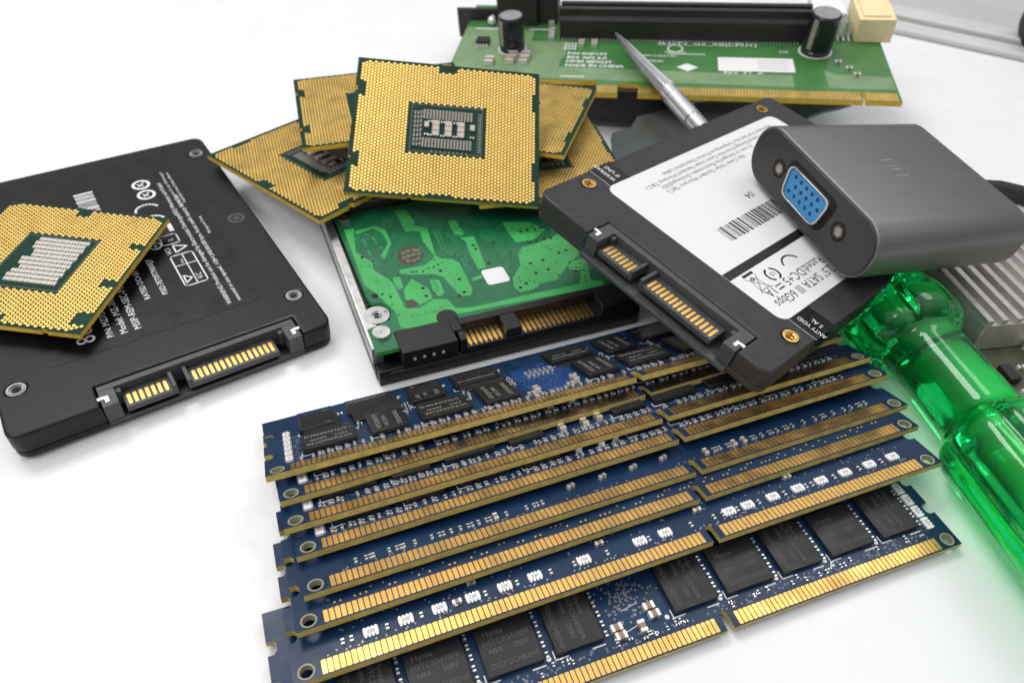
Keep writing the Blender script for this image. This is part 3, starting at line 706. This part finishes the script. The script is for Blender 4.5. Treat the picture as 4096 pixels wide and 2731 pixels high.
# the slot: a long moulded housing, stepped and chamfered
sl=MB(); u0,u1=-115.5,-25.5
prof=[(39.2,0),(39.2,7.0),(40.4,8.4),(40.4,11.),(42.2,11.2),(42.4,9.2),(44.6,9.2),(44.8,11.2),(47,11.2),(47,0)]
n=len(prof); v=[(u0,y,zz) for y,zz in prof]+[(u1,y,zz) for y,zz in prof]
sl.add(v,[(i,(i+1)%n,n+(i+1)%n,n+i) for i in range(n)]+[tuple(range(n-1,-1,-1)),tuple(range(n,2*n))])
sl.build('expansion_slot','slot',Rc,bevel=.15)
sp=MB()
for i in range(72): sp.box(-114.4+i*1.2,38.2,0,-114.1+i*1.2,39.2,.5)
sp.build('slot_solder_tails','silver',Rc)
def ecap(u,v,r,h,lean):
    b=MB(); b.smooth=True
    b.mat(0).lathe([(0,r*.97),(.4,r),(1.2,r),(1.6,r*.93),(2.2,r),(h-.6,r),(h-.1,r*.93)],28)
    b.smooth=False; b.mat(1).cyl(0,0,r*.86,h-.12,h+.02,24)
    o=b.build('electrolytic_capacitor',['sleeve','dull'],Rc); o.location=(u,v,.02); o.rotation_euler=lean
    s=MB(); s.prism(rr(-.9,-r-.03,.9,-r+.25,.05,1),2.5,h-1); 
    st=s.build('stripe','greyc',o); st.rotation_euler=(0,0,-.75)
    s=MB(); s.box(-.5,-.05,0,.5,.05,.05); s.box(-.05,-.5,0,.05,.5,.05)
    rg=MB(); rg.ring(u,v,r+.05,r+.7,.02,.05,28); rg.build('footprint_ring','silk',Rc)
ecap(-132.3,30.6,4.7,12.6,(0,0,0)); ecap(-23.6,33.6,5.1,14.2,(.05,.05,0))
cb=MB(); cb.box(-9.4,41.,0.03,3.,62,8.4); cb.box(-8,43,8.4,1.4,61,9.0)
cb.build('cream_connector','cream',Rc,bevel=.5)
PN=MB(); PN.box(-.28,-.25,0,.28,.25,6.5); PN.box(-.28,-2.4,.0,.28,-.25,.5); PN=PN.mesh('connector_pin','silver')
for j in range(2):
    for i in range(5): link('connector_pin',PN,Rc,(-18.6+i*1.9,44.+j*3,0))
lb=MB(); lb.box(-24.8,44,0.03,-13,60,9.2); lb.build('white_latch','white',Rc,bevel=.6)
bb=MB(); bb.box(-141.,49.6,.03,-125.4,62,17); bb.box(-125.4,52.,.03,-117.6,62,15); bb.build('black_clip','wssd',Rc,bevel=.4)
bk=MB(); bk.box(-158.,54,-7.,-140.,55.6,4.5); bk.build('bracket','slot',Rc,bevel=.3)
sc=MB(); sc.smooth=True; sc.lathe([(0,.9),(3,.9),(3.05,1.7),(4.2,1.5),(4.8,.8)],16); o=sc.build('bracket_screw','silver',Rc); o.location=(-143.5,53.8,1.5); o.rotation_euler=(PI/2,0,0)
ic=MB(); ic.mat(0).box(-146.6,32.6,.3,-141.8,37,1.6); ic.mat(1)
for i in range(4): ic.box(-146.2+i*1.2,30.6,0,-145.7+i*1.2,32.6,.7); ic.box(-146.2+i*1.2,37,0,-145.7+i*1.2,38.4,.7)
ic.build('eight_pin_chip',['chip','silver'],Rc)
for (u,v) in ((-139.,19.),(-131.6,20.2),(-126.6,20.),(-131.,23.4),(-126.2,23.6)): link('capacitor',CAP_L,Rc,(u,v,0),PI/2,scale=(1.9,2.4,1.6))
for (u,v) in ((-120.,52.),(-119,44.),(-118.6,40.),(-106.9,34.6),(-102,34.8)): link('capacitor',CAP_L,Rc,(u,v,0),PI/2,scale=(1.5,1.7,1.3))
for (u,v) in ((-14,20.6),(-17,25),(-12,16.5)): link('capacitor',CAP_M,Rc,(u,v,0),.1,scale=(1.3,1.5,1.3))
ub=MB(); ub.box(-104,5,-13,-66,30,-1.62); ub.build('underside_block','dark',Rc,bevel=.4)  # plain black block below the card

# ------------------------------------------------------------------ steel plate under the riser card
pl=[(27,205),(26.7,220.6),(27.4,224.0),(33.6,228.3),(36.2,236.2),(42.5,240.6),(52,247),(62,252),(115.8,259.5),(110,255.5),(103.9,252.2),(97.8,247.5),(88,236),(70,205),(46,190)]
me=plate_mesh('steel_plate',[pl],10.6,12.,['plate'],.2)
o=link('steel_plate',me); tag(o,'grey steel sheet with a notched corner, under the chrome pick and riser card','metal plate')

# ------------------------------------------------------------------ chrome pick
a=Vector((53.2,216.0,20.0)); b_=Vector((28.6,275.0,24.2)); d=(b_-a).normalized()
Rq=d.to_track_quat('Z','Y')
Pk=thing('metal_pick','shiny chrome pick with a tapered tip resting on the riser card','hand tool',a,Rq.to_euler())
b=MB(); b.smooth=True; b.lathe([(-14,2.9),(3.5,2.9),(3.8,2.6),(4.6,2.6),(4.9,3.0),(17.,3.1),(17.3,2.8),(18.,2.8),(18.3,3.1),(22,3.1)],28); b.build('shaft','iron',Pk)
b=MB()
secs=[(22,3.1,3.0),(30,3.1,2.3),(42,3.0,1.7),(54,2.2,1.1),(63.5,.6,.35)]
vs=[];fs=[]
for zz,w,h in secs: vs+=[(-w,-h*.45,zz),(-w*.3,-h,zz),(-w*.1,-h*.55,zz),(w*.1,-h*.55,zz),(w*.3,-h,zz),(w,-h*.45,zz),(w,h*.5,zz),(-w,h*.5,zz)]
for j in range(len(secs)-1):
    for i in range(8): fs.append((8*j+i,8*j+(i+1)%8,8*j+8+(i+1)%8,8*j+8+i))
fs+= [tuple(range(7,-1,-1)),tuple(range(8*(len(secs)-1),8*len(secs)))]
b.add(vs,fs); o=b.build('tapered_tip','iron',Pk,bevel=.15); o.rotation_euler=(0,0,PI+.5)

# ------------------------------------------------------------------ video adapter
Ad=thing('video_adapter','grey metal video adapter with a blue port, lying on the white-labelled drive','adapter',(68.374,156.436,34.823),(1.458,.07,-1.182))
def stadium(w,h,r,n=8): return rr(-w,-h,w,h,r,n)
me=plate_mesh('body',[stadium(24.3,7.8,6.9,10)],-47.5,.0,['body'],.5); bo=link('body',me,Ad)
link('front_face',plate_mesh('front_face',[stadium(23.7,7.2,6.4,10)],-.6,.35,['face'],.25),Ad)
def dshape(s,off=0,w0=8.3,w1=7.0,h=4.0,r=1.5):
    pts=[(-w0,h),(w0,h),(w1,-h),(-w1,-h)]
    out=[]
    for i in range(4):
        p0,p1,p2=Vector(pts[i-1]),Vector(pts[i]),Vector(pts[(i+1)%4])
        a1=(p0-p1).normalized(); a2=(p2-p1).normalized()
        for t in range(6):
            f=t/5; A=p1+a1*r*1.2*(1-f)+a2*r*1.2*f; B=p1+(a1+a2)*r*.18; k=4*f*(1-f)
            q_=A*(1-k*.55)+B*(k*.55); out.append(tuple(q_*s))
    return out
OX,OY=-.6,.2
def sh(pts): return [(x+OX,y+OY) for x,y in pts]
link('port_recess',plate_mesh('port_recess',[sh(dshape(1.2))],.3,.42,['hole'],.05),Ad)
link('port_shell',plate_mesh('port_shell',[sh(dshape(1.0)),sh(dshape(.93))],.3,1.5,['steel'],.12),Ad)
bl=MB(); bl.mat(0).prism(sh(dshape(.925)),.3,1.0); bl.mat(1)
for i in range(3):
    for j in range(5): bl.cyl((j-2)*2.29+OX-.3+(1.14 if i==1 else 0)-(.2 if i!=1 else 0),1.98*(1-i)+OY,.55,1.0,1.02,14)
bl.build('port_insulator',['vgablue','pinhole'],Ad)
for s in (-1,1):
    n_=MB(); n_.mat(1).cyl(0,0,2.35,-.02,.03,24); n_.mat(0).ring(0,0,1.25,1.75,-.05,.12,6); n_.mat(2).cyl(0,0,1.2,.0,.06,18)
    o=n_.build('port_nut',['brown','hole','dull'],Ad); o.location=(s*12.5+.1,0,.36)
lg=MB()
for x in (-1.4,1.2,2.4,5.0): lg.stroke([(x-2,-24),(x-2,-20.4)],.3,0)
lm=lg.mesh('etched_mark','greyc'); o=link('etched_mark',lm,Ad); o.matrix_local=Matrix.Translation((0,7.83,0))@Matrix.Rotation(PI/2,4,'X')
cb=MB(); cb.smooth=True
cpts=[(0,0,-46),(0,0,-54),(0,-1,-66),(3,-3,-82),(8,-6,-100),(16,-10,-125),(26,-14,-150)]
cb.tube(cpts,2.7,16); cb.build('cable','rubber',Ad)
cb=MB(); cb.smooth=True; cb.tube([(0,0,-46),(0,0,-51),(0,-.3,-56)],[4.2,3.8,3.0],16); cb.build('strain_relief','rubber',Ad)

# ------------------------------------------------------------------ screwdriver
ax=Vector((8.6,-32.9,0)).normalized()
Sd=thing('screwdriver','screwdriver with a clear green plastic handle beside the memory modules','screwdriver',Vector((94.6,139.1,12.7))-ax*10.,ax.to_track_quat('Z','Y').to_euler())
def fl(a,z):
    # six shallow flutes
    t=((a*6/(2*PI)+.5)%1)-.5            # distance from the nearest of six grooves
    if 17.5<z<43: return 1+.02*math.cos(6*a)
    d=.13 if z<17.5 else .09
    return 1-d*math.exp(-(t/.13)**2)
prof=[(0,4.),(.25,6.5),(.9,8.8),(2.2,10.7),(4.2,12.0),(6.5,12.5),(13.,12.6),(15.4,12.2),(16.8,11.0),(17.8,9.4),(19.,8.7),(26,8.7),(38,8.9),(41.5,9.0),(43.2,10.0),(44.8,11.8),(46.6,12.7),(52,13.),(75,13.1),(96,12.6),(106,11.4),(112,9.2),(116,6.),(117,4.2)]
P2=[]
for (z0,r0),(z1,r1) in zip(prof,prof[1:]):
    for i in range(3): f=i/3; P2.append((z0+(z1-z0)*f,r0+(r1-r0)*f))
P2.append(prof[-1])
b=MB(); b.smooth=True; b.lathe(P2,168,None,fl); b.build('handle','handle',Sd)
b=MB(); b.smooth=True; b.lathe([(62,.3),(63,2.6),(72,3.),(200,3.),(214,3.4),(226,.8)],20); b.build('shaft','steel',Sd)

# ------------------------------------------------------------------ board with heat sink
e=Vector((.233,-.972,0)); f=Vector((.972,.233,0)); c1=Vector((109.6,163.6,0))
ang=math.atan2(f.y,f.x)
Mo=thing('motherboard','dark circuit board carrying a ribbed heat sink, partly hidden by the green screwdriver handle','circuit board',(c1.x,c1.y,0),(0,0,ang))
b=MB(); b.box(-7,-66,3.0,75,38,4.8); b.build('circuit_board','mobo',Mo)
HS=MB(); HS.box(0,-24.6,5.,60,22,13.4); hs=HS.build('heat_sink','hsink',Mo,bevel=.2)
FN=MB(); FN.box(-.8,-24.6,13.4,.8,22,15.); FN=FN.mesh('fin','hsink')
for i in range(15): link('fin',FN,hs,(.75+i*4.1,0,0))
random.seed(11)
for i in range(95):
    u,v=random.uniform(-5,60),random.uniform(-64,-27)
    link('capacitor',random.choice((CAP_L,CAP_M,CAP_L)),Mo,(u,v,4.8),random.choice((0,PI/2)),scale=(random.uniform(.9,2.4),)*3)
for u,v,w,h,zz in ((24,-40,14,12,2.),(8,-48,9,5,3.2),(4,-34,3.,5,2),(46,-46,11,11,2),(-3.,4,4,9,5.)):
    b=MB(); b.box(u-w/2,v-h/2,4.8,u+w/2,v+h/2,4.8+zz); b.build('board_chip','chip' if zz<4 else 'greyc',Mo,bevel=.2)
for u,v in ((16,-33.5),(20,-52),(33,-31)): 
    b=MB(); b.smooth=True; b.lathe([(4.8,1.6),(9,1.6),(9.3,1.3)],18,Matrix.Translation((u,v,0))); b.build('brass_post','brass',Mo)

# ------------------------------------------------------------------ far right: tray and plug
Tr=thing('plastic_tray','blurred pale grey plastic tray with a raised rim and a shadow-grey floor behind the cream connector','tray',(168,361,0),(0,0,math.atan2(-16,39)))
b=MB(); b.box(-14,2.,.2,190,150,1.6); b.build('tray_shade_floor','tray',Tr)  # grey sheet added in place of the shadow beyond the rim
b=MB(); b.box(-14,0,.1,190,11,3.2); b.box(-14,13,1.7,190,26,5.2); b.build('tray_rim','trayrim',Tr,bevel=1.)
Pg=thing('cable_plug','black rounded plug lying beside the blurred grey tray','plug',(221,350,0),(0,0,.2))
b=MB(); b.smooth=True; b.lathe([(0,7),(1,10),(4,12.5),(12,13.5),(34,13),(38,11)],28,Matrix.Translation((0,0,13.6))@Matrix.Rotation(PI/2,4,'Y')); b.build('plug_body','rubber',Pg)
b=MB(); b.smooth=True; b.tube([(37,0,13.6),(60,2,12),(100,-4,8),(140,4,8)],4.,14); b.build('cord','rubber',Pg)

# ------------------------------------------------------------------ camera
px,pitch,roll,hz=2984.4,.7727,.0796,131.58
cp,sp_=math.cos(pitch),math.sin(pitch)
fw=Vector((0,cp,-sp_)); up=Vector((0,sp_,cp)); rt=Vector((1,0,0))
c,s=math.cos(roll),math.sin(roll)
r2=c*rt+s*up; u2=-s*rt+c*up
cam=bpy.data.cameras.new('camera'); co=bpy.data.objects.new('camera',cam); COL.objects.link(co)
Mx=Matrix.Identity(4)
for i in range(3): Mx[i][0]=r2[i]; Mx[i][1]=u2[i]; Mx[i][2]=-fw[i]
Mx[2][3]=hz
co.matrix_world=Mx
cam.sensor_width=36; cam.sensor_fit='HORIZONTAL'; cam.lens=px/4096*36
cam.clip_start=1; cam.clip_end=5000
cam.dof.use_dof=True; cam.dof.focus_distance=150
cam.dof.aperture_fstop=cam.lens*1e-3/(2*.55)
scn.camera=co

# ------------------------------------------------------------------ light: a bright white room with ceiling lamps
w=bpy.data.worlds.new('World'); scn.world=w; w.use_nodes=True
nt=w.node_tree; bg=nt.nodes['Background']
tc=nt.nodes.new('ShaderNodeTexCoord'); sx=nt.nodes.new('ShaderNodeSeparateXYZ'); nt.links.new(tc.outputs['Generated'],sx.inputs[0])
rm=nt.nodes.new('ShaderNodeValToRGB'); nt.links.new(sx.outputs['Z'],rm.inputs[0])
el=rm.color_ramp.elements; el[0].position=.0; el[0].color=(.07,.066,.064,1); el[1].position=.75; el[1].color=(.86,.87,.91,1)
e_=rm.color_ramp.elements.new(.3); e_.color=(.22,.215,.22,1)
nt.links.new(rm.outputs[0],bg.inputs['Color']); bg.inputs['Strength'].default_value=1.0
def lamp(name,loc,target,size,power,col):
    l=bpy.data.lights.new(name,'AREA'); l.shape='RECTANGLE'; l.size=size[0]; l.size_y=size[1]; l.energy=power; l.color=col
    o=bpy.data.objects.new(name,l); COL.objects.link(o); o.location=loc
    o.rotation_euler=(Vector(target)-Vector(loc)).to_track_quat('-Z','Y').to_euler(); return o
lamp('ceiling_lamp',(-420,520,900),(0,150,0),(460,300),4.35e6,(1,.985,.96))
lamp('ceiling_lamp',(-480,-200,760),(0,150,0),(420,300),2.2e6,(1,.985,.97))
lamp('ceiling_lamp',(420,620,900),(40,150,0),(420,260),1.35e6,(1,.985,.96))

scn.view_settings.view_transform='Standard'; scn.view_settings.look='None'; scn.view_settings.gamma=1; scn.view_settings.exposure=0
scn.view_settings.use_curve_mapping=False
scn.render.engine='CYCLES'
scn.cycles.use_denoising=True
scn.cycles.max_bounces=10; scn.cycles.transmission_bounces=8; scn.cycles.glossy_bounces=5; scn.cycles.diffuse_bounces=3
scn.cycles.sample_clamp_indirect=8
scn.cycles.caustics_refractive=True; scn.cycles.blur_glossy=.5
